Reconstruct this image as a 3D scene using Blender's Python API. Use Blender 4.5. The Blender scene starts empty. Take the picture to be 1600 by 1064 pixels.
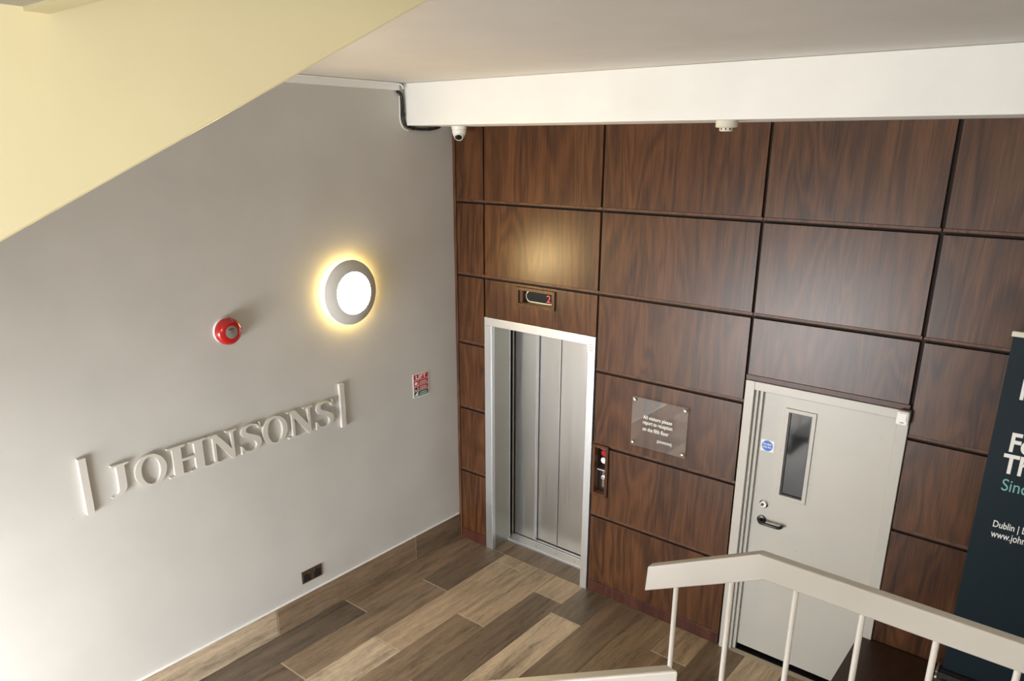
import bpy, bmesh, math, random
from mathutils import Vector, Matrix
random.seed(7)
S = bpy.context.scene
COL = S.collection

# ------------------------------------------------------------------ camera
CAM = Vector((4.4863, -4.7407, 3.583))
YAW, PITCH, ROLL, FPX = 0.6814, -0.3148, 0.0034, 1180.55
PX, PY = 800.0, 610.7
_cy, _sy, _cp, _sp = math.cos(YAW), math.sin(YAW), math.cos(PITCH), math.sin(PITCH)
FW = Vector((-_sy*_cp, _cy*_cp, _sp)); _r = Vector((_cy, _sy, 0)); _u = _r.cross(FW)
RT = _r*math.cos(ROLL) + _u*math.sin(ROLL); UP = -_r*math.sin(ROLL) + _u*math.cos(ROLL)
cam_d = bpy.data.cameras.new('camera'); cam = bpy.data.objects.new('camera', cam_d); COL.objects.link(cam)
m = Matrix((RT, UP, -FW)).transposed().to_4x4(); m.translation = CAM
cam.matrix_world = m
cam_d.sensor_fit = 'HORIZONTAL'; cam_d.sensor_width = 36.0; cam_d.lens = FPX*36/1600
cam_d.shift_x = (800-PX)/1600; cam_d.shift_y = (PY-532)/1600
cam_d.clip_start = 0.02
S.camera = cam

def hit(U, V, ax, c):          # pixel -> point on the wall / floor plane it lies on
    d = FW + RT*((U-PX)/FPX) - UP*((V-PY)/FPX)
    i = 'xyz'.index(ax); t = (c-CAM[i])/d[i]
    return CAM + d*t

# ------------------------------------------------------------------ world, light, exposure
W = bpy.data.worlds.new('world'); S.world = W; W.use_nodes = True
W.node_tree.nodes['Background'].inputs[0].default_value = (.80, .88, 1, 1)
W.node_tree.nodes['Background'].inputs[1].default_value = 0.25
def area(name, loc, rot, sx, sy, power, col, spread=180):
    l = bpy.data.lights.new(name, 'AREA'); l.shape = 'RECTANGLE'; l.size = sx; l.size_y = sy
    l.energy = power; l.color = col
    l.spread = math.radians(spread)
    o = bpy.data.objects.new(name, l); COL.objects.link(o); o.location = loc; o.rotation_euler = rot
    return o
# daylight through the entrance glazing (low, under the upper flight) and the stair window
area('daylight_entrance', (1.25, -6.26, .95), (math.radians(72), 0, 0), 2.1, 1.6, 275, (.985, .99, 1.0), 140)
area('daylight_stair_window', (4.1, -6.26, 3.0), (math.radians(90), 0, 0), 1.8, 1.5, 24, (.96, .98, 1.0))
S.view_settings.view_transform = 'Standard'; S.view_settings.look = 'None'
S.view_settings.gamma = 1; S.view_settings.use_curve_mapping = False
S.view_settings.exposure = 0.0

# ------------------------------------------------------------------ materials
def mat(name, col, rough=.5, metal=0., emit=None, estr=0., spec=.5, coat=0.):
    mt = bpy.data.materials.new(name); mt.use_nodes = True
    b = mt.node_tree.nodes['Principled BSDF']
    b.inputs['Base Color'].default_value = (*col, 1); b.inputs['Roughness'].default_value = rough
    b.inputs['Metallic'].default_value = metal; b.inputs['Specular IOR Level'].default_value = spec
    b.inputs['Coat Weight'].default_value = coat
    if emit:
        b.inputs['Emission Color'].default_value = (*emit, 1); b.inputs['Emission Strength'].default_value = estr
    return mt
class NT:
    def __init__(s, mt): s.t = mt.node_tree; s.b = s.t.nodes['Principled BSDF']
    def n(s, ty, **kw):
        o = s.t.nodes.new(ty)
        for k, v in kw.items():
            if k.startswith('i_'):
                key = k[2:]; key = int(key) if key.isdigit() else key.replace('_', ' ')
                o.inputs[key].default_value = v
            else: setattr(o, k, v)
        return o
    def l(s, a, b): s.t.links.new(a, b)
    def coords(s, scale, rnd=True):
        tc = s.n('ShaderNodeTexCoord'); mp = s.n('ShaderNodeMapping'); mp.inputs['Scale'].default_value = scale
        src = tc.outputs['Object']
        if rnd:
            oi = s.n('ShaderNodeObjectInfo'); mu = s.n('ShaderNodeVectorMath', operation='MULTIPLY'); mu.inputs[1].default_value = (37.1, 53.7, 71.3)
            cx = s.n('ShaderNodeCombineXYZ')
            for k in range(3): s.l(oi.outputs['Random'], cx.inputs[k])
            s.l(cx.outputs[0], mu.inputs[0]); ad = s.n('ShaderNodeVectorMath', operation='ADD')
            s.l(src, ad.inputs[0]); s.l(mu.outputs[0], ad.inputs[1]); src = ad.outputs[0]
        s.l(src, mp.inputs['Vector']); return mp.outputs[0]
    def ramp(s, fac, stops):
        r = s.n('ShaderNodeValToRGB'); e = r.color_ramp.elements
        e[0].position, e[0].color = stops[0][0], (*stops[0][1], 1); e[1].position, e[1].color = stops[-1][0], (*stops[-1][1], 1)
        for p, c in stops[1:-1]:
            k = e.new(p); k.color = (*c, 1)
        s.l(fac, r.inputs[0]); return r.outputs[0]
    def mix(s, fac, a, b, blend='MIX'):
        mx = s.n('ShaderNodeMix', data_type='RGBA', blend_type=blend)
        for sock, v in ((mx.inputs[0], fac), (mx.inputs[6], a), (mx.inputs[7], b)):
            if hasattr(v, 'is_linked'): s.l(v, sock)
            else: sock.default_value = v if isinstance(v, float) else (*v, 1)
        return mx.outputs[2]
    def bump(s, h, strength, dist=.002):
        bp = s.n('ShaderNodeBump'); bp.inputs['Strength'].default_value = strength; bp.inputs['Distance'].default_value = dist
        s.l(h, bp.inputs['Height']); s.l(bp.outputs[0], s.b.inputs['Normal'])

def paint(name, col, rough=.45, spots=True, bump=.25, var=.05, scuff=None):
    mt = mat(name, col, rough); N = NT(mt)
    v = N.coords((1, 1, 1), False)
    n1 = N.n('ShaderNodeTexNoise', i_Scale=2.2, i_Detail=3.0); N.l(v, n1.inputs['Vector'])
    c = N.ramp(n1.outputs[0], [(.3, tuple(k*(1-var) for k in col)), (.7, tuple(min(1, k*(1+var*.6)) for k in col))])
    N.l(c, N.b.inputs['Base Color'])
    n2 = N.n('ShaderNodeTexNoise', i_Scale=14.0, i_Detail=6.0); N.l(v, n2.inputs['Vector'])
    h = n2.outputs[0]
    if spots:
        vo = N.n('ShaderNodeTexVoronoi', i_Scale=5.0); N.l(v, vo.inputs['Vector'])
        lt = N.n('ShaderNodeMapRange'); lt.inputs[1].default_value = 0; lt.inputs[2].default_value = .035; lt.inputs[3].default_value = 1; lt.inputs[4].default_value = 0
        N.l(vo.outputs['Distance'], lt.inputs[0]); a = N.n('ShaderNodeMath', operation='MULTIPLY_ADD'); a.inputs[1].default_value = 1.2
        N.l(lt.outputs[0], a.inputs[0]); N.l(h, a.inputs[2]); h = a.outputs[0]
    if scuff:                                           # chips and scuff marks, denser towards the foot
        sv = N.coords(scuff, False); w = N.n('ShaderNodeTexNoise', i_Scale=1.0, i_Detail=5.0, i_Roughness=.65); N.l(sv, w.inputs['Vector'])
        mr = N.n('ShaderNodeMapRange'); mr.inputs[1].default_value = .685; mr.inputs[2].default_value = .73; mr.inputs[4].default_value = .6; N.l(w.outputs[0], mr.inputs[0])
        N.l(N.mix(mr.outputs[0], c, (.10, .085, .07)), N.b.inputs['Base Color'])
    N.bump(h, bump, .003); return mt

def walnut(name, dark, mid, light, rough=.30):
    mt = mat(name, mid, rough, spec=.40); N = NT(mt)
    v = N.coords((1, 1, .16))
    big = N.n('ShaderNodeTexNoise', i_Scale=3.2, i_Detail=2.5, i_Roughness=.5, i_Distortion=.5); N.l(v, big.inputs['Vector'])
    mu = N.n('ShaderNodeMath', operation='MULTIPLY'); mu.inputs[1].default_value = 70.0; N.l(big.outputs[0], mu.inputs[0])
    sn = N.n('ShaderNodeMath', operation='SINE'); N.l(mu.outputs[0], sn.inputs[0])
    rg = N.n('ShaderNodeMapRange'); rg.inputs[1].default_value = -1; rg.inputs[2].default_value = 1; N.l(sn.outputs[0], rg.inputs[0])
    v2 = N.coords((1, 1, .035))
    fib = N.n('ShaderNodeTexNoise', i_Scale=130.0, i_Detail=5.0, i_Roughness=.7); N.l(v2, fib.inputs['Vector'])
    fb2 = N.n('ShaderNodeTexNoise', i_Scale=75.0, i_Detail=4.0, i_Roughness=.65); N.l(v2, fb2.inputs['Vector'])
    fs = N.n('ShaderNodeMath', operation='MULTIPLY_ADD'); fs.inputs[1].default_value = .45; fs.inputs[2].default_value = -.22; N.l(fb2.outputs[0], fs.inputs[0])
    band = N.n('ShaderNodeTexNoise', i_Scale=7.0, i_Detail=2.0); N.l(v2, band.inputs['Vector'])
    f1 = N.n('ShaderNodeMath', operation='MULTIPLY_ADD'); f1.inputs[1].default_value = .15; N.l(rg.outputs[0], f1.inputs[0])
    f2 = N.n('ShaderNodeMath', operation='MULTIPLY_ADD'); f2.inputs[1].default_value = .55; N.l(fs.outputs[0], f2.inputs[2]); N.l(fib.outputs[0], f2.inputs[0])
    N.l(f2.outputs[0], f1.inputs[2])
    f3 = N.n('ShaderNodeMath', operation='MULTIPLY_ADD'); f3.inputs[1].default_value = .38; N.l(band.outputs[0], f3.inputs[0]); N.l(f1.outputs[0], f3.inputs[2])
    c = N.ramp(f3.outputs[0], [(.30, dark), (.55, mid), (.82, light)])
    kn = N.n('ShaderNodeTexVoronoi', i_Scale=2.1); N.l(N.coords((1, 1, .55)), kn.inputs['Vector'])
    kr = N.n('ShaderNodeMapRange'); kr.inputs[1].default_value = .05; kr.inputs[2].default_value = .33; kr.inputs[3].default_value = .35; kr.inputs[4].default_value = 0; N.l(kn.outputs['Distance'], kr.inputs[0])
    c = N.mix(kr.outputs[0], c, dark)
    N.l(c, N.b.inputs['Base Color'])
    N.bump(fib.outputs[0], .10, .001); return mt

def plank_mat():
    mt = mat('wood_effect_tile', (.2, .15, .1), .42); N = NT(mt)
    oi = N.n('ShaderNodeObjectInfo')
    v = N.coords((1, .09, 1)); v2 = N.coords((1, .16, 1))
    n1 = N.n('ShaderNodeTexNoise', i_Scale=24.0, i_Detail=7.0, i_Roughness=.72, i_Distortion=.5); N.l(v, n1.inputs['Vector'])
    n2 = N.n('ShaderNodeTexNoise', i_Scale=110.0, i_Detail=5.0, i_Roughness=.75); N.l(v2, n2.inputs['Vector'])
    n3 = N.n('ShaderNodeTexNoise', i_Scale=5.0, i_Detail=2.0); N.l(v2, n3.inputs['Vector'])
    a = N.n('ShaderNodeMath', operation='MULTIPLY_ADD'); a.inputs[1].default_value = .35; N.l(n2.outputs[0], a.inputs[0]); 
    b = N.n('ShaderNodeMath', operation='MULTIPLY_ADD'); b.inputs[1].default_value = .75; b.inputs[2].default_value = -.22; N.l(n1.outputs[0], b.inputs[0]); N.l(b.outputs[0], a.inputs[2])
    d = N.n('ShaderNodeMath', operation='MULTIPLY_ADD'); d.inputs[1].default_value = .35; N.l(n3.outputs[0], d.inputs[0]); N.l(a.outputs[0], d.inputs[2])
    c = N.ramp(d.outputs[0], [(.30, (.30, .27, .235)), (.47, (.88, .87, .86)), (.66, (1.38, 1.36, 1.32))])
    N.l(N.mix(1.0, oi.outputs['Color'], c, 'MULTIPLY'), N.b.inputs['Base Color'])
    N.bump(n2.outputs[0], .15, .001); return mt

def brushed(name, col, rough, streak=.12):
    mt = mat(name, col, rough, 1.0); N = NT(mt)
    v = N.coords((1, 1, .01)); n1 = N.n('ShaderNodeTexNoise', i_Scale=160.0, i_Detail=3.0); N.l(v, n1.inputs['Vector'])
    r = N.n('ShaderNodeMapRange'); r.inputs[3].default_value = rough-streak*.5; r.inputs[4].default_value = rough+streak; N.l(n1.outputs[0], r.inputs[0]); N.l(r.outputs[0], N.b.inputs['Roughness'])
    N.bump(n1.outputs[0], .06, .0006); return mt

M = dict(
 wall=paint('grey_white_wall_paint', (.525, .515, .492), .42, True, .22),
 ceil=paint('ceiling_paint', (.60, .585, .565), .6, False, .1),
 beam=paint('white_beam_paint', (.84, .84, .82), .5, False, .12),
 cream=paint('cream_yellow_paint', (.90, .83, .58), .42, False, .15, .03),
 rail=paint('cream_rail_paint', (.44, .415, .385), .4, False, .05),
 bal=paint('chipped_baluster_paint', (.58, .55, .52), .4, True, .2, .05, (60, 60, 22)),
 door=paint('pale_grey_door_paint', (.46, .445, .405), .35, True, .10, .04, (9, 9, 26)),
 plain=paint('plain_grey_paint', (.42, .415, .40), .6, False, .1),
 walnut=walnut('walnut_veneer', (.013, .0042, .0015), (.068, .0255, .0086), (.128, .052, .018), .34),
 bead=walnut('walnut_bead', (.03, .011, .006), (.092, .037, .018), (.13, .055, .027), .45),
 plinth=walnut('red_walnut_plinth', (.03, .008, .005), (.060, .018, .010), (.085, .027, .015), .4),
 gap=mat('dark_shadow_gap', (.012, .007, .005), .8),
 dark_step=walnut('dark_stained_boards', (.018, .009, .005), (.035, .016, .009), (.05, .024, .013), .4),
 plank=plank_mat(), grout=paint('beige_grout', (.50, .44, .36), .9, False, .1),
 steel=brushed('brushed_steel', (.70, .69, .66), .30),
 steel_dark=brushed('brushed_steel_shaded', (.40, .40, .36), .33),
 alu=brushed('satin_aluminium', (.72, .74, .76), .38, .08),
 chrome=mat('chrome', (.85, .85, .85), .12, 1.0), bronze=mat('dark_bronze', (.035, .033, .03), .3, .6),
 white_p=mat('white_plastic', (.82, .82, .80), .35), ivory=mat('ivory_plastic', (.68, .66, .56), .45),
 black=mat('black_plastic', (.012, .012, .012), .35), blackg=mat('black_gloss', (.006, .008, .008), .08),
 red=mat('red_plastic', (.42, .012, .012), .22, coat=.4), grey=mat('grey_plastic', (.22, .21, .19), .4),
 ring=mat('grey_lamp_bezel', (.58, .565, .53), .55),
 opal=mat('lamp_opal_glow', (.9, .85, .7), .4, emit=(1, .72, .32), estr=110.0),
 opal_side=mat('lamp_side_glow', (.9, .8, .5), .4, emit=(1, .70, .22), estr=55.0),
 opal_bright=mat('added_lamp_glow', (.9, .85, .7), .4, emit=(1, .92, .72), estr=150.0),
 silver=mat('silver_trim', (.72, .72, .70), .3, .3),
 sign_red=mat('sign_red', (.42, .015, .03), .35), sign_green=mat('sign_green', (.01, .10, .06), .35), sign_white=mat('sign_white', (.8, .8, .78), .35),
 sign_blue=mat('sign_blue', (.01, .12, .52), .3), print_white=mat('white_print', (.85, .85, .83), .5), led=mat('red_led', (.3, .01, .01), .3, emit=(1, .10, .09), estr=.75),
 letter=paint('letter_paint', (.57, .55, .51), .4, False, .05),
 socket=mat('bronze_socket_plate', (.16, .125, .095), .32, .8),
 banner=mat('dark_teal_banner', (.0035, .013, .020), .55, spec=.25), teal=mat('teal_print', (.18, .45, .42), .5),
 glass=mat('dark_glazing', (.018, .019, .019), .06), cable=mat('black_cable', (.01, .01, .01), .4),
)
def acrylic():                                          # clear sheet: see-through, mirror-like at its faces, faintly milky
    mt = mat('clear_acrylic', (1, 1, 1), .03); t = mt.node_tree; N = NT(mt); out = t.nodes['Material Output']
    tr = N.n('ShaderNodeBsdfTransparent'); gl = N.n('ShaderNodeBsdfGlossy'); gl.inputs['Roughness'].default_value = .02
    df = N.n('ShaderNodeBsdfDiffuse'); df.inputs['Color'].default_value = (.8, .8, .8, 1)
    fr = N.n('ShaderNodeFresnel'); fr.inputs['IOR'].default_value = 1.6
    m1 = N.n('ShaderNodeMixShader'); m1.inputs[0].default_value = .018; N.l(tr.outputs[0], m1.inputs[1]); N.l(df.outputs[0], m1.inputs[2])
    m2 = N.n('ShaderNodeMixShader'); N.l(fr.outputs[0], m2.inputs[0]); N.l(m1.outputs[0], m2.inputs[1]); N.l(gl.outputs[0], m2.inputs[2])
    N.l(m2.outputs[0], out.inputs['Surface']); return mt
M['acrylic'] = acrylic()
pane_m = mat('window_pane', (.9, .95, 1), .02); pane_m.node_tree.nodes['Principled BSDF'].inputs['Transmission Weight'].default_value = 1; pane_m.node_tree.nodes['Principled BSDF'].inputs['IOR'].default_value = 1.01
M['pane'] = pane_m

# ------------------------------------------------------------------ builders (world coordinates)
WL = {}
class MB:
    def __init__(s): s.v = []; s.f = []; s.mi = []
    def add(s, vs, fs, mi=0):
        k = len(s.v); s.v += [Vector(p) for p in vs]; s.f += [[i+k for i in f] for f in fs]; s.mi += [mi]*len(fs); return s
    def box(s, x0, x1, y0, y1, z0, z1, mi=0):
        if x0 > x1: x0, x1 = x1, x0
        if y0 > y1: y0, y1 = y1, y0
        if z0 > z1: z0, z1 = z1, z0
        return s.add([(x0,y0,z0),(x1,y0,z0),(x1,y1,z0),(x0,y1,z0),(x0,y0,z1),(x1,y0,z1),(x1,y1,z1),(x0,y1,z1)],
            [(0,3,2,1),(4,5,6,7),(0,1,5,4),(1,2,6,5),(2,3,7,6),(3,0,4,7)], mi)
    def prism(s, pts, ax, a, b, mi=0):      # polygon pts in the two other axes (order: cyclic xyz), extruded a..b along ax
        i = 'xyz'.index(ax)
        def P(p, t):
            q = [0, 0, 0]; q[i] = t; o = [k for k in range(3) if k != i]; q[o[0]], q[o[1]] = p; return q
        n = len(pts); vs = [P(p, a) for p in pts] + [P(p, b) for p in pts]
        return s.add(vs, [list(range(n)), list(range(2*n-1, n-1, -1))] + [[k, k+n, (k+1) % n+n, (k+1) % n] for k in range(n)], mi)
    def lathe(s, c, axis, prof, n=32, mi=0):   # prof: (radius, offset along axis)
        ax = Vector(axis).normalized(); t = Vector((0, 0, 1)) if abs(ax.z) < .9 else Vector((1, 0, 0))
        e1 = ax.cross(t).normalized(); e2 = ax.cross(e1); c = Vector(c); vs = []; fs = []
        for r, h in prof:
            for k in range(n):
                a = 2*math.pi*k/n; vs.append(c + ax*h + (e1*math.cos(a)+e2*math.sin(a))*r)
        m_ = len(prof)
        for j in range(m_-1):
            for k in range(n): fs.append([j*n+k, j*n+(k+1) % n, (j+1)*n+(k+1) % n, (j+1)*n+k])
        if prof[0][0] > 1e-5: fs.append(list(range(n-1, -1, -1)))
        if prof[-1][0] > 1e-5: fs.append([(m_-1)*n+k for k in range(n)])
        return s.add(vs, fs, mi)
    def tube(s, pts, r, n=12, mi=0):
        pts = [Vector(p) for p in pts]; vs = []; fs = []; prev = None
        for i, p in enumerate(pts):
            d = (pts[min(i+1, len(pts)-1)] - pts[max(i-1, 0)]).normalized()
            if prev is None: prev = d.cross(Vector((0, 0, 1)) if abs(d.z) < .9 else Vector((1, 0, 0))).normalized()
            e1 = (prev - d*prev.dot(d)).normalized(); prev = e1; e2 = d.cross(e1)
            rr = r[i] if isinstance(r, (list, tuple)) else r
            for k in range(n):
                a = 2*math.pi*k/n; vs.append(p + (e1*math.cos(a)+e2*math.sin(a))*rr)
        for j in range(len(pts)-1):
            for k in range(n): fs.append([j*n+k, j*n+(k+1) % n, (j+1)*n+(k+1) % n, (j+1)*n+k])
        fs.append(list(range(n-1, -1, -1))); fs.append([(len(pts)-1)*n+k for k in range(n)])
        return s.add(vs, fs, mi)
    def build(s, name, material, parent=None, bevel=0., smooth=False, seg=2, origin=None):
        mats = material if isinstance(material, (list, tuple)) else [material]
        if origin is None:
            lo = [min(v[k] for v in s.v) for k in range(3)]; hi = [max(v[k] for v in s.v) for k in range(3)]
            origin = Vector(((lo[0]+hi[0])/2, (lo[1]+hi[1])/2, lo[2]))
        me = bpy.data.meshes.new(name); me.from_pydata([v-origin for v in s.v], [], s.f)
        for k in mats: me.materials.append(M[k])
        for p, k in zip(me.polygons, s.mi): p.material_index = k
        bm = bmesh.new(); bm.from_mesh(me)
        bmesh.ops.remove_doubles(bm, verts=bm.verts, dist=1e-6)
        bmesh.ops.recalc_face_normals(bm, faces=bm.faces)
        if bevel:
            bmesh.ops.bevel(bm, geom=[e for e in bm.edges if len(e.link_faces) == 2 and e.calc_face_angle(0) > .5], offset=bevel, segments=seg, affect='EDGES', profile=.5)
        bm.to_mesh(me); bm.free()
        if smooth:
            for p in me.polygons: p.use_smooth = True
            try: me.set_sharp_from_angle(angle=.7)
            except Exception: pass
        o = bpy.data.objects.new(name, me); COL.objects.link(o)
        WL[o] = Vector(origin)
        if parent: o.parent = parent; o.location = origin - WL[parent]
        else: o.location = origin
        return o
def tag(o, label=None, cat=None, group=None, kind=None):
    for k, v in (('label', label), ('category', cat), ('group', group), ('kind', kind)):
        if v: o[k] = v
    return o
def empty(name, loc, label=None, cat=None, group=None, kind=None):
    o = bpy.data.objects.new(name, None); o.empty_display_size = .05; COL.objects.link(o); o.location = loc; WL[o] = Vector(loc)
    return tag(o, label, cat, group, kind)
def box(name, material, parent, *b, bevel=0., **kw): return MB().box(*b).build(name, material, parent, bevel=bevel, **kw)
FRONT = Matrix(((1, 0, 0), (0, 0, -1), (0, 1, 0)))      # text facing -y
LEFT = Matrix(((0, 0, 1), (1, 0, 0), (0, 1, 0)))        # text on the left wall, facing +x
def text(name, body, size, loc, R, material, parent, depth=.0006, align='LEFT', bold=0., fit=None, space=1.0):
    cu = bpy.data.curves.new(name, 'FONT'); cu.body = body; cu.size = size; cu.extrude = depth; cu.align_x = align; cu.offset = bold; cu.space_line = space
    t = bpy.data.objects.new(name, cu); me = bpy.data.meshes.new_from_object(t); bpy.data.objects.remove(t); bpy.data.curves.remove(cu)
    vs = [v.co.copy() for v in me.vertices]; fs = [list(p.vertices) for p in me.polygons]; bpy.data.meshes.remove(me)
    if fit:                                             # fit = (width, height) of the printed block
        x0 = min(v.x for v in vs); x1 = max(v.x for v in vs); y0 = min(v.y for v in vs); y1 = max(v.y for v in vs)
        for v in vs:
            v.x = (v.x-x0)*(fit[0]/(x1-x0) if fit[0] else fit[1]/(y1-y0)); v.y = (v.y-y0)*fit[1]/(y1-y0)
    mb = MB().add([Vector(loc) + R @ v for v in vs], fs)
    return mb.build(name, material, parent)
def plate(mb, x0, x1, z0, z1, y0, y1, holes=()):        # upright plate facing -y with rectangular holes
    xs = sorted({x0, x1, *[h[0] for h in holes], *[h[1] for h in holes]}); zs = sorted({z0, z1, *[h[2] for h in holes], *[h[3] for h in holes]})
    xs = [x for x in xs if x0 <= x <= x1]; zs = [z for z in zs if z0 <= z <= z1]
    solid = lambda a, b, c, d: not any(a >= h[0]-1e-6 and b <= h[1]+1e-6 and c >= h[2]-1e-6 and d <= h[3]+1e-6 for h in holes)
    nx, nz = len(xs)-1, len(zs)-1
    g = [[solid(xs[i], xs[i+1], zs[j], zs[j+1]) for j in range(nz)] for i in range(nx)]
    for i in range(nx):
        for j in range(nz):
            if not g[i][j]: continue
            a, b, c, d = xs[i], xs[i+1], zs[j], zs[j+1]
            mb.add([(a,y0,c),(b,y0,c),(b,y0,d),(a,y0,d)], [(0,1,2,3)]); mb.add([(a,y1,c),(b,y1,c),(b,y1,d),(a,y1,d)], [(3,2,1,0)])
            if i == 0 or not g[i-1][j]: mb.add([(a,y0,c),(a,y0,d),(a,y1,d),(a,y1,c)], [(0,1,2,3)])
            if i == nx-1 or not g[i+1][j]: mb.add([(b,y0,c),(b,y1,c),(b,y1,d),(b,y0,d)], [(0,1,2,3)])
            if j == 0 or not g[i][j-1]: mb.add([(a,y0,c),(a,y1,c),(b,y1,c),(b,y0,c)], [(0,1,2,3)])
            if j == nz-1 or not g[i][j+1]: mb.add([(a,y0,d),(b,y0,d),(b,y1,d),(a,y1,d)], [(0,1,2,3)])
    return mb
def frame_y(x0, x1, z0, z1, w, y0, y1):                 # rectangular frame as one mesh
    return plate(MB(), x0, x1, z0, z1, y0, y1, [(x0+w, x1-w, z0+w, z1-w)])

# ================================================================== the shell
XR, YB, ZC = 5.3, -6.4, 4.02
ZT = 3.72
fl = tag(box('floor', 'grout', None, -.1, XR+.1, YB-.1, .5, -.12, -.003), 'floor of wood-effect plank tiles in mixed browns', 'floor', kind='structure')
PW, PL = .2868, 1.4395
TAN, LTAN, MID, DRK, DGR = (.34, .258, .172), (.43, .345, .245), (.225, .162, .105), (.155, .112, .074), (.120, .094, .070)
offs = {0: -1.407, 1: -.779, 2: -.142, 3: -.956, 4: -.313, 5: -.467, 6: -1.25, 7: -1.10, 8: -.387, 9: -1.30, 10: -.80}
cols = {0: [MID, DGR, MID], 1: [DRK, MID, DRK], 2: [TAN, TAN, LTAN], 3: [TAN, MID, TAN], 4: [TAN, DRK, MID], 5: [DGR, LTAN, DRK], 6: [DRK, MID, TAN], 7: [MID, TAN, DRK], 8: [TAN, MID, DRK], 9: [DRK, TAN, MID], 10: [LTAN, DRK, MID], 11: [MID, TAN, DRK]}
shared = {}
for r in range(19):
    y1 = 0.0; k = 0; first = offs.get(r, -random.uniform(.2, 1.3)); edge = first
    while y1 > YB:
        y0 = max(edge, YB)
        L_ = round(y1-y0, 4)
        if L_ not in shared:
            g = .0030; gy = .0058
            o = MB().box(-PW/2+g*.5, PW/2-g*.5, -L_/2+gy, L_/2-gy, -.0035, 0).build('plank', 'plank', None, bevel=.0008, seg=1, origin=Vector((0, 0, 0)))
            shared[L_] = o.data
        else:
            o = bpy.data.objects.new('plank', shared[L_]); COL.objects.link(o)
        WL[o] = Vector((r*PW+PW/2, (y0+y1)/2, 0)); o.parent = fl; o.location = WL[o]-WL[fl]
        c = cols[r][k] if r in cols and k < len(cols[r]) else random.choice([TAN, MID, DRK, DGR, LTAN, MID])
        j = random.uniform(.93, 1.07); o.color = (c[0]*j, c[1]*j, c[2]*j, 1)
        y1 = edge; edge -= PL; k += 1

# left wall, rear wall with its two glazed openings, right wall
tag(box('wall_left', 'wall', None, -.15, 0, YB-.15, .12, -.1, 6.4), 'grey white plastered wall with raised lettering and round lamp', 'wall', kind='structure')
tag(box('wall_right', 'plain', None, XR, XR+.15, YB-.15, .12, -.1, 6.4), 'plain pale wall beside the landing', 'wall', kind='structure')
wr = tag(plate(MB(), 0, XR, 0, 6.4, YB-.15, YB, [(.2, 2.3, .05, 1.85), (3.2, 5.0, 2.25, 3.75)]).build('wall_front', 'plain'), 'plain pale wall with glazed entrance and stair window', 'wall', kind='structure')
for nm, (a, b, c, d), lab in (('window_1', (.2, 2.3, .05, 1.85), 'white framed glazed entrance screen'), ('window_2', (3.2, 5.0, 2.25, 3.75), 'white framed stair window above the landing')):
    w = empty(nm, ((a+b)/2, YB-.08, c), lab, 'window', kind='structure')
    plate(MB(), a, b, c, d, YB-.12, YB-.06, [(a+.06, (a+b)/2-.03, c+.06, d-.06), ((a+b)/2+.03, b-.06, c+.06, d-.06)]).build('window_frame', 'white_p', w)
    for p, q in ((a+.06, (a+b)/2-.03), ((a+b)/2+.03, b-.06)): box('pane', 'pane', w, p, q, YB-.095, YB-.085, c+.06, d-.06)
# ceiling with the opening the upper flight climbs through; downstand beams
FX0, FX1 = 1.35, 2.62
cm = MB().box(0, XR, -2.82, .12, ZC, ZC+.12).box(FX1+.002, XR, YB, -2.82, ZC, ZC+.12).box(0, FX0-.002, YB, -2.82, ZC, ZC+.12)
tag(cm.build('ceiling', 'ceil'), 'grey white plain painted ceiling', 'ceiling', kind='structure')
tag(box('ceiling_upper', 'plain', None, 0, XR, YB, .12, 6.4, 6.5), 'plain ceiling of the upper stairwell', 'ceiling', kind='structure')
bm_ = tag(box('ceiling_beam', 'beam', None, .001, XR, -.52, .12, ZT, ZC-.001, bevel=.004), 'white painted downstand beam above the walnut wall', 'beam', kind='structure')
b2 = tag(box('ceiling_beam', 'ceil', None, FX1+.001, XR, -4.75, -4.015, 3.85, ZC-.001), 'grey downstand beam joining the cream stair side', 'beam', kind='structure')
box('edge_bead', 'cream', b2, FX1+.001, XR, -4.04, -3.99, 3.842, 3.87)

# ---- walnut wall
AX, LR_, CX, DX = .339, 1.468, 2.657, 3.672
YW = .022
wb = plate(MB(), 0, XR, 0, ZT, YW, .14, [(AX+.004, LR_-.002, 0, 2.198), (2.662, 3.672, 0, 2.10), (.7445, 1.0555, 2.3675, 2.4765), (1.5055, 1.5985, .9245, 1.3055)]).build('wall_back', 'gap')
tag(wb, 'walnut panelled wall with lift and service door', 'wall', kind='structure')
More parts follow.
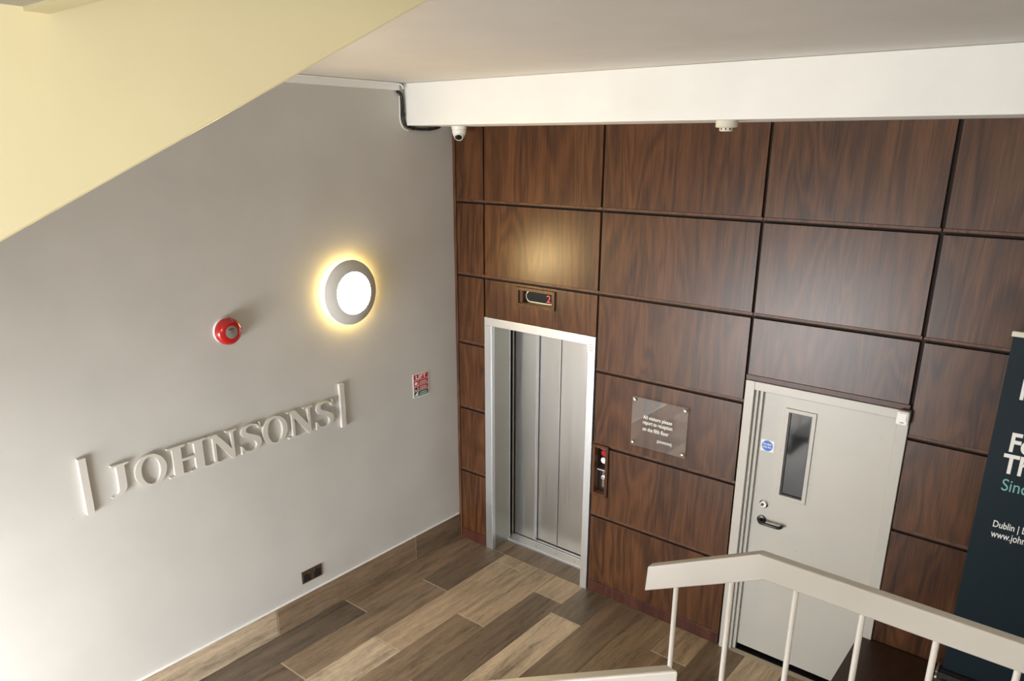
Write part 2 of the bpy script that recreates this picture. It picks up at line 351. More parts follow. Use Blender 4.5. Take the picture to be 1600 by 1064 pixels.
# masonry behind closes the doorway voids
tag(MB().box(0, XR, .62, .7, 0, ZC).build('wall_core', 'plain'), 'blank masonry behind the walnut wall', 'wall', kind='structure')
colsx = [(.040, .330), (.348, 1.460), (1.478, 2.648), (2.668, 3.652), (3.676, 4.86), (4.878, XR-.005)]
ZJ = [3.131, 2.523, 1.927, 1.321, .702]
box('corner_post', 'bead', wb, .002, .030, .0, YW, 0, ZT)
IND = (.745, 1.055, 2.368, 2.476); CALL = (1.506, 1.598, .925, 1.305)
for ci, (x0, x1) in enumerate(colsx):
    lo = {1: 2.200, 3: 2.135}.get(ci, .10 if ci < 4 else .52)
    tops = [ZT] + [z-.009 for z in ZJ]; bots = [z+.027 for z in ZJ] + [lo]
    for i in range(6):
        t, b = tops[i], bots[i]
        last = False
        if t <= lo: break
        if b <= lo or i == 5: b = lo; last = True
        holes = [IND] if (ci == 1 and b < 2.3 < t) else ([CALL] if ci == 2 and b < 1.1 < t else [])
        plate(MB(), x0, x1, b, t, 0, YW-.0005, holes).build('panel', 'walnut', wb, bevel=.0012 if not holes else 0, seg=1)
        if not last: box('bead_strip', 'bead', wb, x0-.008, x1+.008, .004, YW-.0005, b-.0195, b-.0005, bevel=.002)
        if last: break
    if ci in (0, 2): box('plinth', 'plinth', wb, x0, x1, -.003, YW, 0.0005, .098, bevel=.0015)
box('head_trim', 'plinth', wb, 2.66, 3.66, -.003, YW, 2.102, 2.133)

# ---- skirting of the left wall
sk = tag(box('baseboard_left', 'grout', None, 0.0005, .009, YB+.01, -.0105, .001, .238), 'skirting of brown wood-effect tiles along the pale wall', 'skirting', kind='structure')
ys = [-.011, -.59, -2.04, -3.48, -4.92, YB+.01]; scol = [DRK, MID, LTAN, MID, TAN]
for i in range(5):
    o = MB().box(.009, .0125, ys[i+1]+.005, ys[i]-.005, .002, .238).build('skirting_tile', 'plank', sk, bevel=.0006, seg=1); c = scol[i]; o.color = (*c, 1)
box('edge_trim', 'white_p', sk, .0005, .015, YB+.01, -.011, .238, .247)

# ================================================================== lift entrance
d1 = empty('door_1', (.905, .1, 0), 'brushed steel lift entrance with closed three-panel sliding door', 'lift door', kind='structure')
IX0, IX1, LT, LI = .424, 1.400, 2.197, 2.126
MB().box(AX+.006, IX0, -.012, .03, .0, LI).build('jamb', 'alu', d1, bevel=.002)
MB().box(IX1, LR_-.003, -.012, .03, .0, LI).build('jamb', 'alu', d1, bevel=.002)
MB().box(AX+.006, LR_-.003, -.012, .03, LI, LT).build('lintel', 'alu', d1, bevel=.002)
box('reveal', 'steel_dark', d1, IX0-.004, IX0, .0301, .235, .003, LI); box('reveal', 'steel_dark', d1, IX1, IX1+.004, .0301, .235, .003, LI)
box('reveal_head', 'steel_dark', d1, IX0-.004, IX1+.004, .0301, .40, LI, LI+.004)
box('edge_strip', 'alu', d1, IX0-.004, IX0+.003, .2351, .241, .028, LI)
box('edge_strip', 'alu', d1, IX1-.003, IX1+.004, .2351, .241, .028, LI)
th = MB().box(IX0, IX1, .002, .213, -.0035, .0005).build('threshold_tile', 'plank', d1); th.color = (*DRK, 1)
sl = MB().box(IX0-.08, IX1+.06, .214, .40, .0, .022).build('sill', 'alu', d1, bevel=.002)
for k in range(4): box('sill_groove', 'grey', sl, IX0-.08, IX1+.06, .232+k*.022, .237+k*.022, .0221, .0228)
box('sill_track', 'black', sl, IX0-.08, IX1+.06, .334, .342, .0221, .0230); box('sill_track', 'black', sl, .645, IX1+.06, .371, .382, .0221, .0230)
for x in (.50, .72, .95, 1.16): MB().lathe((x, .265, .0222), (0, 0, 1), [(.006, 0), (.006, .001)], 10).build('screw', 'grey', sl)
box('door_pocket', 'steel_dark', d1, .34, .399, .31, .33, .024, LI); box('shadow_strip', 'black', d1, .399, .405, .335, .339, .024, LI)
box('door_panel', 'steel', d1, .36, .645, .342, .370, .026, LI, bevel=.002)
box('edge_strip', 'alu', d1, .641, .648, .338, .372, .026, LI)
box('door_panel', 'steel', d1, .60, .872, .384, .410, .026, LI, bevel=.002)
box('door_panel', 'steel', d1, .879, 1.46, .384, .410, .026, LI, bevel=.002)
box('edge_strip', 'alu', d1, .868, .874, .380, .386, .026, LI)
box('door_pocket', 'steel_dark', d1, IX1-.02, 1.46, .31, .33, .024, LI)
box('void', 'black', d1, .30, 1.50, .415, .42, 0, LI+.03)
MB().box(IX1-.004, LR_-.008, -.0132, -.0122, 2.075, 2.125+.03).build('notice_sticker', 'sign_white', d1)
for k in range(3): box('sticker_line', 'grey', d1, IX1+.006, LR_-.018, -.0136, -.0133, 2.087+k*.022, 2.091+k*.022)

# floor indicator in its walnut box
ind = empty('lift_indicator', (.885, .0, 2.34), 'walnut framed lift floor display showing a red 2', 'display')
frame_y(.690, 1.078, 2.342, 2.496, .026, -.020, .004).build('frame', 'walnut', ind, bevel=.002)
plate(MB(), .7445, 1.0555, 2.3675, 2.4765, .004, .07, [(.748, 1.052, 2.371, 2.473)]).build('box_lining', 'bead', ind)
box('back_plate', 'gap', ind, .745, 1.055, .066, .074, 2.368, 2.476)
def stadium(x0, x1, z0, z1, n=14):
    r = (z1-z0)/2; zc = (z0+z1)/2; p = []
    for k in range(n+1):
        a = -math.pi/2+math.pi*k/n; p.append((x1-r+r*math.cos(a), zc+r*math.sin(a)))
    for k in range(n+1):
        a = math.pi/2+math.pi*k/n; p.append((x0+r+r*math.cos(a), zc+r*math.sin(a)))
    return p
MB().prism(stadium(.756, 1.046, 2.374, 2.470), 'y', .034, .066).build('rim', 'silver', ind)
MB().prism(stadium(.765, 1.037, 2.383, 2.461), 'y', .030, .0339).build('screen', 'blackg', ind)
text('digit', '2', .08, (.968, .0295, 2.394), FRONT, 'led', ind, fit=(.038, .056))

# call station in its walnut box
cs = empty('call_station', (1.553, 0, .9), 'walnut framed lift call station with red and white buttons and key switch', 'call panel')
frame_y(1.480, 1.628, .900, 1.338, .026, -.020, .004).build('frame', 'walnut', cs, bevel=.002)
plate(MB(), 1.5055, 1.5985, .9245, 1.3055, .004, .06, [(1.509, 1.595, .928, 1.302)]).build('box_lining', 'bead', cs)
box('back_plate', 'gap', cs, 1.506, 1.598, .056, .062, .925, 1.305)
cp = box('call_plate', 'blackg', cs, 1.515, 1.590, .045, .056, 1.125, 1.300, bevel=.002)
MB().lathe((1.553, .046, 1.252), (0, -1, 0), [(.026, 0), (.026, .006), (.022, .010), (0, .010)], 24).build('button', 'red', cp, smooth=True)
MB().lathe((1.553, .046, 1.19), (0, -1, 0), [(.026, 0), (.026, .006), (.022, .010), (0, .010)], 24).build('button', 'white_p', cp, smooth=True)
box('display', 'print_white', cp, 1.52, 1.585, .0435, .0449, 1.281, 1.297)
kp = box('key_plate', 'chrome', cs, 1.515, 1.590, .045, .056, .945, 1.105, bevel=.002)
MB().lathe((1.553, .046, 1.04), (0, -1, 0), [(.021, 0), (.021, .006), (.014, .008), (.014, .004), (0, .004)], 24).build('key_switch', 'alu', kp, smooth=True)
box('key_slot', 'black', kp, 1.549, 1.557, .0408, .0419, 1.030, 1.050)
box('divider', 'alu', cs, 1.509, 1.595, .02, .056, 1.110, 1.118)

# acrylic plaque
pq = empty('acrylic_plaque', (2.047, -.01, 1.42), 'clear acrylic plaque telling visitors to report to reception, on the walnut wall', 'sign')
box('acrylic_sheet', 'acrylic', pq, 1.818, 2.277, -.030, -.022, 1.420, 1.810, bevel=.0015)
for x in (1.842, 2.253):
    for z in (1.446, 1.784): MB().lathe((x, 0, z), (0, -1, 0), [(.009, -.0002), (.009, .0221), (.0125, .0301), (.0125, .036), (.009, .038), (0, .038)], 20).build('standoff', 'chrome', pq, smooth=True)
for k, (tx, w) in enumerate((('All visitors please', .236), ('report to reception', .241), ('on the fifth floor', .215))):
    text('lettering', tx, .03, (1.922, -.0306, 1.645-k*.042), FRONT, 'print_white', pq, fit=(w, .037 if k != 2 else .031))
text('lettering', '[JOHNSONS]', .03, (2.048, -.0306, 1.488), FRONT, 'print_white', pq, fit=(.118, .024))

# ================================================================== service door
d2 = empty('door_2', (3.17, .05, 0), 'pale grey painted fire door with narrow dark vision panel', 'door', kind='structure')
for x0, x1, a, b in ((2.664, 2.727, 2.727, 2.752), (3.607, 3.671, 3.583, 3.607)):
    MB().box(x0, x1, -.014, .135, .0005, 2.098).build('frame_jamb', 'door', d2, bevel=.003)
MB().box(2.727, 3.607, -.014, .135, 2.040, 2.098).build('frame_head', 'door', d2, bevel=.003)
MB().box(2.727, 2.748, .012, .0595, .0005, 2.040).build('door_stop', 'door', d2, bevel=.002)
MB().box(2.748, 2.772, .036, .0595, .0005, 2.040).build('door_stop', 'door', d2, bevel=.002)
MB().box(2.772, 3.607, .03, .0595, 2.024, 2.040).build('door_stop', 'door', d2, bevel=.002)
leaf = plate(MB(), 2.735, 3.603, .042, 2.034, .060, .104, [(2.951, 3.101, 1.318, 1.918)]).build('door_leaf', 'door', d2)
frame_y(2.926, 3.128, 1.292, 1.940, .026, .050, .066).build('vision_bead', 'door', leaf, bevel=.003)
frame_y(2.951, 3.102, 1.317, 1.918, .009, .0605, .070).build('glazing_gasket', 'black', leaf)
box('glass', 'glass', leaf, 2.951, 3.101, .070, .078, 1.318, 1.918)
box('void', 'black', d2, 2.67, 3.66, .20, .21, .0, 2.098); box('threshold', 'black', d2, 2.735, 3.60, .045, .13, .0002, .004)
MB().lathe((2.853, .060, 1.215), (0, -1, 0), [(.031, 0), (.031, .006), (.022, .014), (.022, .016), (0, .016)], 28).build('lock_escutcheon', 'chrome', leaf, smooth=True)
MB().lathe((2.848, .044, 1.213), (0, -1, 0), [(.011, 0), (.011, .003), (0, .003)], 16).build('keyhole', 'black', leaf)
hd = MB().lathe((2.850, .060, 1.095), (0, -1, 0), [(.031, 0), (.031, .010), (.026, .012), (0, .012)], 28).build('handle_rose', 'bronze', leaf, smooth=True)
zz = 1.095; pts = [(2.850, .058, zz), (2.850, .025, zz), (2.853, .010, zz), (2.862, .002, zz), (2.875, 0, zz), (2.975, 0, zz), (2.990, .003, zz), (2.998, .012, zz), (3.0, .030, zz), (3.0, .040, zz)]
MB().tube(pts, .0115, 14).build('lever', 'bronze', hd, smooth=True)
random.seed(3)
# blue door notice
sg = empty('door_notice', (2.83, .059, 1.6), 'blue round fire door keep shut notice on the pale door', 'sign')
box('backing', 'sign_white', sg, 2.786, 2.876, .0585, .0599, 1.602, 1.684)
MB().lathe((2.831, .0585, 1.643), (0, -1, 0), [(.038, 0), (.038, .0006), (0, .0006)], 32).build('disc', 'sign_blue', sg)
text('lettering', 'Fire door', .02, (2.803, .0576, 1.648), FRONT, 'print_white', sg, fit=(.056, .014), depth=.0002, bold=.0004)
text('lettering', 'keep shut', .02, (2.802, .0576, 1.625), FRONT, 'print_white', sg, fit=(.058, .016), depth=.0002, bold=.0004)
# motion sensor on the frame corner
ps = empty('motion_sensor', (3.64, -.014, 2.01), 'small white motion sensor on the corner of the pale door frame', 'sensor')
box('housing', 'white_p', ps, 3.606, 3.674, -.058, -.0145, 2.016, 2.104, bevel=.012, seg=3)
box('lens', 'white_p', ps, 3.618, 3.662, -.0615, -.0575, 2.048, 2.094, bevel=.002)
box('slot', 'black', ps, 3.630, 3.650, -.0595, -.0575, 2.034, 2.038)

# ================================================================== raised dark platform and roll-up banner
pf = tag(box('platform', 'dark_step', None, 3.595, XR-.001, -2.70, -.0045, .0, .52, bevel=.003), 'dark brown stained raised platform under the banner', 'platform')
bn = empty('roll_up_banner', (4.52, -.11, .52), 'dark teal roll-up banner with white lettering on the dark platform', 'banner')
BY = -.10
MB().prism([(-.155, .522), (-.045, .522), (-.05, .560), (-.08, .572), (-.12, .572), (-.15, .560)], 'x', 4.085, 4.960).build('cassette', 'black', bn, bevel=.004)
for x in (4.070, 4.960): MB().prism([(-.16, .5205), (-.04, .5205), (-.045, .565), (-.08, .578), (-.12, .578), (-.155, .565)], 'x', x, x+.0145).build('end_cap', 'chrome', bn, bevel=.003)
MB().prism([(4.05, -.165), (4.50, -.28), (4.53, -.26), (4.09, -.1565)], 'z', .5205, .530).build('foot', 'chrome', bn)
MB().box(4.098, 4.948, BY-.0008, BY+.0008, .57, 2.645).build('fabric', 'banner', bn)
MB().box(4.090, 4.956, BY-.012, BY+.012, 2.640, 2.668).build('top_rail', 'ivory', bn, bevel=.003)
MB().tube([(4.52, BY+.03, .565), (4.52, BY+.03, 2.64)], .008).build('support_pole', 'alu', bn)
def btext(body, u0, v_top, v_bot, ub, material, bold=0., sx=.78):
    p = hit(u0, v_top, 'y', BY-.001); q = hit(ub, v_bot, 'y', BY-.001); h = p.z-q.z
    text('lettering', body, h*1.37, (min(p.x, q.x), BY-.0016, q.z), Matrix(((sx, 0, 0), (0, 0, -1), (0, 1, 0))), material, bn, depth=.0003, bold=bold)
btext('I', 1597.5, 591, 623.5, 1592.5, 'print_white', .003)
btext('Fo', 1580.7, 674.5, 704, 1574.6, 'print_white', .004)
btext('Th', 1570, 707, 737.5, 1568, 'print_white', .004)
btext('Sinc', 1567, 746, 765, 1563.5, 'teal', .0)
btext('Dublin | Lo', 1552.5, 811.5, 822, 1551, 'print_white', .0005, .70)
btext('www.johns', 1550, 826.5, 838, 1549.5, 'print_white', .0005, .66)

# ================================================================== things on the left wall
def wall_lamp(c, ax, label, front):
    lp = empty('wall_lamp', c, label, 'lamp')
    MB().lathe(c, ax, [(.16, .001), (.16, .03), (0, .03)], 48).build('backplate', 'white_p', lp)
    MB().lathe(c, ax, [(.185, .0305), (.185, .050), (.175, .0505)], 64).build('side_diffuser', 'opal_side', lp, smooth=True)
    MB().lathe(c, ax, [(.238, .046), (.242, .049), (.240, .053), (.164, .088), (.158, .089), (.156, .084), (.232, .048), (.238, .046)], 72).build('bezel', 'ring', lp, smooth=True)
    MB().lathe(c, ax, [(.158, .070), (.156, .084), (.14, .092), (.10, .099), (.05, .102), (.001, .103)], 64).build('diffuser', front, lp, smooth=True)
wall_lamp((0, -1.175, 2.535), (1, 0, 0), 'lit round wall lamp with wide grey bezel and warm halo', 'opal')
wall_lamp((XR, -4.3, 3.2), (-1, 0, 0), 'added unseen round wall lamp brightening the cream stair side', 'opal_bright')  # extra lamp added out of view to brighten the cream stair side

be = empty('fire_alarm_sounder', (0, -2.185, 2.42), 'round red fire alarm sounder on the pale wall', 'alarm')
BC = (0, -2.185, 2.425)
MB().lathe(BC, (1, 0, 0), [(.086, .0005), (.086, .012), (.082, .014), (0, .014)], 40).build('base', 'white_p', be, smooth=True)
MB().lathe(BC, (1, 0, 0), [(.070, .014), (.070, .022), (.088, .025), (.090, .034), (.086, .056), (.074, .070), (.055, .077), (.043, .078)], 48).build('shell', 'red', be, smooth=True)
MB().lathe(BC, (1, 0, 0), [(.043, .070), (.043, .0775), (.041, .0785), (0, .0785)], 40).build('cap', 'grey', be, smooth=True)
text('lettering', 'FIRE', .02, (.0788, -2.203, 2.438), LEFT, 'black', be, fit=(.036, .012))
MB().lathe((.0785, -2.185, 2.425), (1, 0, 0), [(.005, 0), (.005, .002), (0, .003)], 12).build('screw', 'chrome', be)

# raised letters and bars
ls = empty('wall_lettering', (0, -2.23, 1.5), 'raised off white JOHNSONS lettering between two upright bars on the wall', 'sign')
def bez(p0, p1, p2, p3, n=8):
    return [tuple((1-t)**3*a+3*(1-t)**2*t*b+3*(1-t)*t*t*c+t**3*d for a, b, c, d in zip(p0, p1, p2, p3)) for t in [k/n for k in range(1, n+1)]]
def path(*seg):
    pts = [seg[0]]
    for s_ in seg[1:]:
        if len(s_) == 2: pts.append(s_)
        else: pts += bez(pts[-1], s_[0:2], s_[2:4], s_[4:6])
    return pts
def ellipse(cx, cy, rx, ry, n=40): return [(cx+rx*math.cos(2*math.pi*k/n), cy+ry*math.sin(2*math.pi*k/n)) for k in range(n)]
def stroke_s():
    P = [(.50, .76), (.455, .90), (.30, .965), (.145, .91), (.095, .77), (.17, .63), (.31, .52), (.435, .40), (.465, .23), (.385, .08), (.235, .035), (.09, .10), (.04, .27)]
    Wd = [.020, .040, .055, .085, .125, .165, .180, .165, .125, .085, .055, .040, .020]
    C = []; WW = []
    n = len(P)
    for i in range(n-1):
        p0, p1, p2, p3 = P[max(i-1, 0)], P[i], P[i+1], P[min(i+2, n-1)]
        for k in range(5):
            t = k/5
            C.append(tuple(.5*((2*b)+(-a+c)*t+(2*a-5*b+4*c-d)*t*t+(-a+3*b-3*c+d)*t**3) for a, b, c, d in zip(p0, p1, p2, p3))); WW.append(Wd[i]*(1-t)+Wd[i+1]*t)
    C.append(P[-1]); WW.append(Wd[-1]); Lf, Rt = [], []
    for i, c in enumerate(C):
        a = C[max(i-1, 0)]; b = C[min(i+1, len(C)-1)]; dx, dy = b[0]-a[0], b[1]-a[1]; q = math.hypot(dx, dy)
        nx, ny = -dy/q, dx/q; w = WW[i]/2
        Lf.append((c[0]+nx*w, c[1]+ny*w)); Rt.append((c[0]-nx*w, c[1]-ny*w))
    # serif ticks at both terminals
    return [(.535, .73), (.535, .99), (.505, .99)] + [p for p in Rt[3:]] + [(.005, .30), (.005, .01), (.035, .01)] + [p for p in reversed(Lf[:-3])]
GL = {
 'J': [path((.02, 1), (.02, .955), (.13, .93), (.13, .32), (.13, .14, .10, .07, -.06, .035), (-.055, 0), (.18, 0, .32, .10, .32, .34), (.32, .93), (.43, .955), (.43, 1))],
 'O': [ellipse(.44, .5, .44, .515), ellipse(.44, .5, .265, .44)],
 'H': [[(0,0),(.38,0),(.38,.045),(.28,.075),(.28,.46),(.56,.46),(.56,.075),(.46,.045),(.46,0),(.84,0),(.84,.045),(.74,.075),(.74,.925),(.84,.955),(.84,1),(.46,1),(.46,.955),(.56,.925),(.56,.55),(.28,.55),(.28,.925),(.38,.955),(.38,1),(0,1),(0,.955),(.10,.925),(.10,.075),(0,.045)]],
 'N': [[(0,0),(.33,0),(.33,.045),(.215,.075),(.215,.73),(.70,-.015),(.775,-.015),(.775,.925),(.88,.955),(.88,1),(.56,1),(.56,.955),(.69,.925),(.69,.36),(.265,1),(0,1),(0,.955),(.12,.90),(.135,.86),(.135,.075),(0,.045)]],
 'S': [stroke_s()],
}
def glyph(ch, y0, y1, z0, hgt, x0, x1):
    cu = bpy.data.curves.new('letter', 'CURVE'); cu.dimensions = '2D'; cu.fill_mode = 'BOTH'; cu.extrude = .5
    for sp in GL[ch]:
        s_ = cu.splines.new('POLY'); s_.points.add(len(sp)-1)
        for p, q in zip(s_.points, sp): p.co = (q[0], q[1], 0, 1)
        s_.use_cyclic_u = True
    t = bpy.data.objects.new('letter', cu); me = bpy.data.meshes.new_from_object(t); bpy.data.objects.remove(t); bpy.data.curves.remove(cu)
    xs = [p[0] for sp in GL[ch] for p in sp]; a, b = min(xs), max(xs)
    vs = [Vector((x0+(v.co.z+.5)*(x1-x0), y0+(v.co.x-a)/(b-a)*(y1-y0), z0+v.co.y*hgt)) for v in me.vertices]
    mb = MB().add(vs, [list(p.vertices) for p in me.polygons]); bpy.data.meshes.remove(me)
    return mb.build('letter', 'letter', ls, origin=Vector((x0, (y0+y1)/2, z0)))
LY = [('J', -3.052, -2.928), ('O', -2.902, -2.702), ('H', -2.690, -2.420), ('N', -2.412, -2.204), ('S', -2.180, -2.020), ('O', -2.008, -1.804), ('N', -1.798, -1.578), ('S', -1.556, -1.392)]
for ch, a, b in LY: glyph(ch, a, b, 1.548, .205, .0005, .028)
box('bar', 'letter', ls, .0005, .027, -3.205, -3.160, 1.497, 1.852, bevel=.002); box('bar', 'letter', ls, .0005, .027, -1.322, -1.277, 1.497, 1.850, bevel=.002)

# lift safety notice
ln = empty('lift_notice', (0, -.448, 1.53), 'small red and green lift safety notice on the pale wall', 'sign')
box('board', 'sign_white', ln, .0005, .004, -.540, -.356, 1.530, 1.738)
box('title_block', 'sign_red', ln, .0041, .0047, -.532, -.364, 1.684, 1.731)
text('lettering', 'LIFT', .05, (.0050, -.508, 1.691), LEFT, 'print_white', ln, fit=(.122, .034), depth=.0002, bold=.001)
for z0, z1, c in ((1.634, 1.680, 'sign_red'), (1.586, 1.630, 'sign_red'), (1.537, 1.582, 'sign_green')):
    box('icon_block', c, ln, .0041, .0047, -.532, -.484, z0, z1); bl = box('text_block', c, ln, .0041, .0047, -.480, -.364, z0, z1)
    for k in range(2): box('print_line', 'print_white', ln, .0048, .0051, -.468+k*.008, -.376-k*.01, z0+.010+k*.015, z0+.015+k*.015)
MB().prism([(-.520, 1.642), (-.496, 1.642), (-.492, 1.655), (-.502, 1.665), (-.507, 1.675), (-.514, 1.663), (-.524, 1.655)], 'x', .0048, .0051).build('icon', 'print_white', ln)
MB().lathe((.0048, -.508, 1.608), (1, 0, 0), [(.013, 0), (.013, .0003), (.018, .0003), (.018, 0)], 20).build('icon', 'print_white', ln)
MB().prism([(-.526, 1.543), (-.490, 1.543), (-.490, 1.575), (-.502, 1.575), (-.502, 1.564), (-.514, 1.564), (-.514, 1.553), (-.526, 1.553)], 'x', .0048, .0051).build('icon', 'print_white', ln)

# bronze double socket
so = empty('wall_socket', (0, -1.70, .33), 'bronze double socket low on the pale wall above the skirting', 'socket')
box('plate', 'socket', so, .0005, .009, -1.790, -1.604, .330, .432, bevel=.002)
for yc in (-1.745, -1.650):
    ins = box('insert', 'black', so, .0091, .0105, yc-.032, yc+.032, .340, .405)
    box('pin_hole', 'gap', ins, .0106, .0109, yc-.005, yc+.005, .383, .398)
    for s_ in (-1, 1): box('pin_hole', 'gap', ins, .0106, .0109, yc+s_*.018-.007, yc+s_*.018+.007, .358, .366)
for yc in (-1.722, -1.673): box('switch', 'socket', so, .0091, .014, yc-.009, yc+.009, .395, .424, bevel=.001)

# trunking and cables at the ceiling
tr = tag(box('cable_trunking', 'white_p', None, .0005, .030, -6.3, -.585, 3.966, 4.008, bevel=.002), 'white cable trunking along the top of the pale wall', 'trunking')
def smooth_path(pts, n=6):
    P = [Vector(p) for p in pts]; out = []
    for i in range(len(P)-1):
        p0, p1, p2, p3 = P[max(i-1, 0)], P[i], P[i+1], P[min(i+2, len(P)-1)]
        for k in range(n):
            t = k/n; out.append(.5*((2*p1)+(-p0+p2)*t+(2*p0-5*p1+4*p2-p3)*t*t+(-p0+3*p1-3*p2+p3)*t**3))
    out.append(P[-1]); return out
cb = [(.016, -.596, 3.958), (.016, -.572, 3.952), (.016, -.553, 3.925), (.016, -.545, 3.86), (.016, -.548, 3.79), (.016, -.530, 3.735), (.016, -.475, 3.708), (.016, -.40, 3.698), (.016, -.31, 3.697), (.016, -.22, 3.704), (.016, -.155, 3.7175)]
cr = empty('cable_run', (0, -.4, 3.68), 'black cable with thin white strand clipped round the end of the white beam', 'cable')
bc = MB().tube(smooth_path(cb), .0115, 10).build('black_strand', 'cable', cr, smooth=True)
for (y, z) in ((-.545, 3.80), (-.44, 3.703), (-.27, 3.70)): box('cable_clip', 'black', cr, .0005, .030, y-.006, y+.006, z-.014, z+.010)
wl = [(.007, -.570, 3.93), (.007, -.570, 3.88), (.007, -.572, 3.80), (.007, -.566, 3.745), (.007, -.540, 3.703), (.007, -.49, 3.684)]
MB().tube(smooth_path(wl), .005, 8).build('white_strand', 'white_p', cr, smooth=True)
wc = [(.036, -1.50, 4.013), (.036, -.80, 4.013), (.036, -.62, 4.012), (.036, -.585, 4.008), (.036, -.562, 3.995), (.036, -.556, 3.976)]
tag(MB().tube(smooth_path(wc), .006, 8).build('white_cable', 'white_p', None, smooth=True), 'thin white cable lying along the top of the cable trunking', 'cable')

# dome camera and smoke detector under the beam
cc = empty('dome_camera', (.235, -.165, 3.62), 'small white dome camera under the white beam in the corner', 'camera')
CC = (.235, -.165, 3.7195)
MB().lathe(CC, (0, 0, -1), [(.060, 0), (.060, .018), (.056, .024), (.052, .026)], 36).build('base', 'white_p', cc, smooth=True)
MB().lathe(CC, (0, 0, -1), [(.054, .026), (.055, .036), (.052, .055), (.044, .074), (.030, .088), (.014, .095), (.001, .096)], 36).build('housing', 'white_p', cc, smooth=True)
ld = (CAM-Vector(CC)).normalized(); ld = Vector((ld.x*.7, ld.y*.9, -.75)).normalized(); lc = Vector(CC)+Vector((0, 0, -.048))
eye = MB().lathe(lc+ld*.040, ld, [(.034, 0), (.034, .012), (.030, .014), (.029, .010), (0, .010)], 28).build('lens_ring', 'white_p', cc, smooth=True)
MB().lathe(lc+ld*.0505, ld, [(.028, 0), (.026, .002), (.012, .004), (0, .005)], 24).build('lens', 'blackg', eye, smooth=True)
sd = empty('smoke_detector', (2.50, -.32, 3.65), 'ivory smoke detector under the white beam', 'detector')
p = hit(1136, 188, 'z', ZT); p = Vector((2.36, -.15, ZT)) if p.y > -.08 or p.y < -.5 else p
SC = (p.x, p.y, ZT-.0005)
MB().lathe(SC, (0, 0, -1), [(.060, 0), (.062, .008), (.062, .034), (.058, .038), (.040, .040)], 36).build('base', 'ivory', sd, smooth=True)
sh = MB().lathe(SC, (0, 0, -1), [(.040, .039), (.040, .052), (.036, .058), (.02, .060), (.001, .060)], 32).build('chamber', 'ivory', sd, smooth=True)
for k in range(10):
    a = 2*math.pi*k/10; c = Vector((SC[0]+.0400*math.cos(a), SC[1]+.0400*math.sin(a), SC[2]-.047))
    MB().lathe(c, (math.cos(a), math.sin(a), 0), [(.005, 0), (.005, .0012), (0, .0012)], 8).build('vent', 'black', sh)
WL_sd = WL[sd]

# ================================================================== stairs
SLP = .4836
def zb(y): return 3.381 + (y+4.167)*SLP
us = empty('stair_flight', (2.0, -5.2, 2.2), 'cream yellow painted side of the stair flight rising to the ceiling', 'stairs')
ya, yb = -6.35, -2.83
MB().prism([(ya, zb(ya)), (yb, zb(yb)), (yb, zb(yb)+1.25), (ya, zb(ya)+1.25)], 'x', FX1-.12, FX1).build('side_wall', 'cream', us, bevel=.006)
MB().prism([(ya, zb(ya)+.004), (yb, zb(yb)+.004), (yb, zb(yb)+.17), (ya, zb(ya)+.17)], 'x', FX0, FX1-.121).build('soffit_slab', 'cream', us)
ns = 12
for k in range(ns):
    y = ya + (yb-ya)*k/ns; g = (yb-ya)/ns
    MB().prism([(y, zb(y)+.172), (y+g, zb(y+g)+.172), (y+g, zb(y+g)+.175), (y, zb(y+g)+.175)], 'x', FX0, FX1-.121).build('tread', 'plain', us)

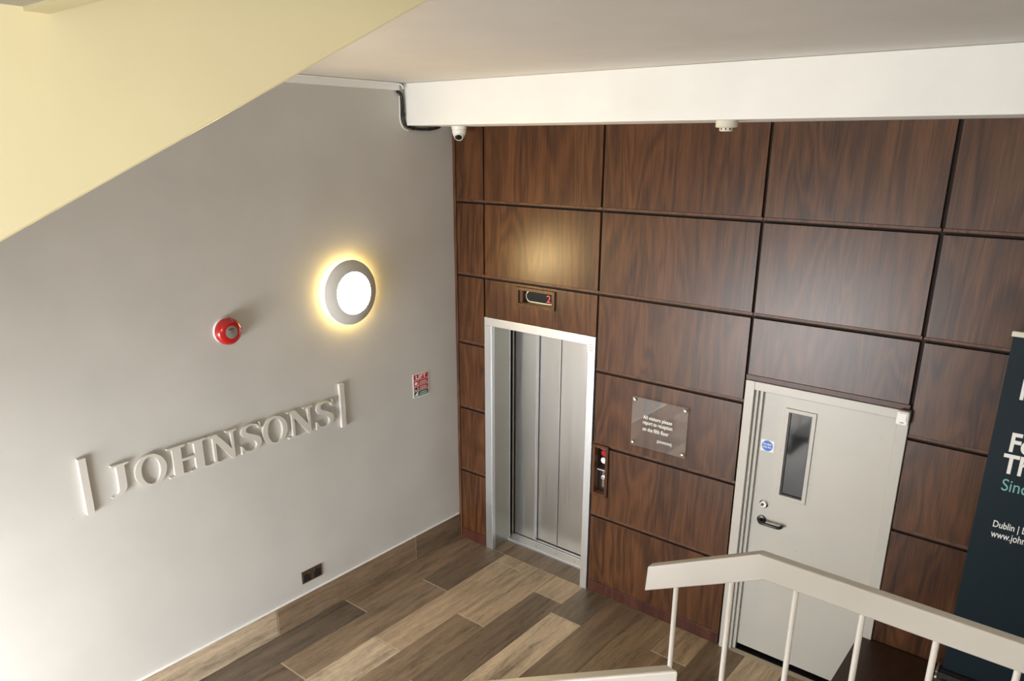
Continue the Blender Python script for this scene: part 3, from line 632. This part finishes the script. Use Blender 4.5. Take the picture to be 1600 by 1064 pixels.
# landing and lower flight below the picture, carrying the balustrades
LZ = 1.55
tag(box('floor_landing', 'dark_step', None, 3.83, XR-.001, YB+.001, -2.76, LZ-.2, LZ), 'dark landing slab behind the balustrade', 'floor', kind='structure')
lf = empty('stair_steps', (2.5, -3.09, 0), 'narrow dark steps leading down from the landing', 'stairs')
for i in range(1, 9):
    z = LZ-.1722*i; x1 = 3.83-.3436*(i-1)
    box('tread', 'dark_step', lf, x1-.3636, x1-.001, -3.43, -2.76, z-.06, z)
    box('riser', 'plain', lf, x1-.016, x1-.0012, -3.43, -2.76, z+.0005, z+.1722-.0605 if i > 1 else z+.17)
def tread_z(x):
    if x >= 3.83: return LZ
    return LZ-.1722*(int((3.83-x)/.3436)+1)
hr = empty('balustrade', (4.5, -2.79, LZ), 'cream painted handrail board with level run and short dipping end on slim balusters', 'balustrade')
yF, yK = -2.80, -2.768
MB().prism([(3.478, 2.290), (3.829, 2.466), (XR-.01, 2.458), (XR-.01, 2.382), (3.852, 2.389), (3.472, 2.198)], 'y', yF, yK).build('handrail', 'rail', hr, bevel=.004, seg=3)
bx = [3.575, 3.752, 3.940, 4.119, 4.298, 4.475] + [4.475+.179*k for k in range(1, 5)]
for x in bx:
    top = 2.384+.02 if x > 3.85 else 2.198+(x-3.472)*.503+.02
    MB().tube([(x, -2.784, tread_z(x)+.0005), (x, -2.784, top)], .0082, 14).build('baluster', 'bal', hr, smooth=True)
h2 = empty('balustrade', (3.4, -3.38, 1.0), 'sloping cream handrail whose upper end stops near the baluster foot', 'balustrade')
EX, EZ, S2 = 3.838, 2.434, .592
xe = 1.45
def rz(x): return EZ+(x-EX)*S2
fx = EX+.046
MB().add([(xe, -3.402, rz(xe)), (fx, -3.402, rz(fx)), (fx, -3.402, rz(fx)-.095), (xe, -3.402, rz(xe)-.095),
          (xe, -3.365, rz(xe)), (EX, -3.365, rz(EX)), (EX, -3.365, rz(EX)-.095), (xe, -3.365, rz(xe)-.095)],
         [(0, 1, 2, 3), (7, 6, 5, 4), (0, 4, 5, 1), (1, 5, 6, 2), (2, 6, 7, 3), (3, 7, 4, 0)]).build('handrail', 'rail', h2, bevel=.005, seg=3)
x = 3.76
while x > 1.55:
    MB().tube([(x, -3.384, max(tread_z(x), .0)+.0005), (x, -3.384, rz(x)-.085)], .0082, 12).build('baluster', 'bal', h2, smooth=True); x -= .179
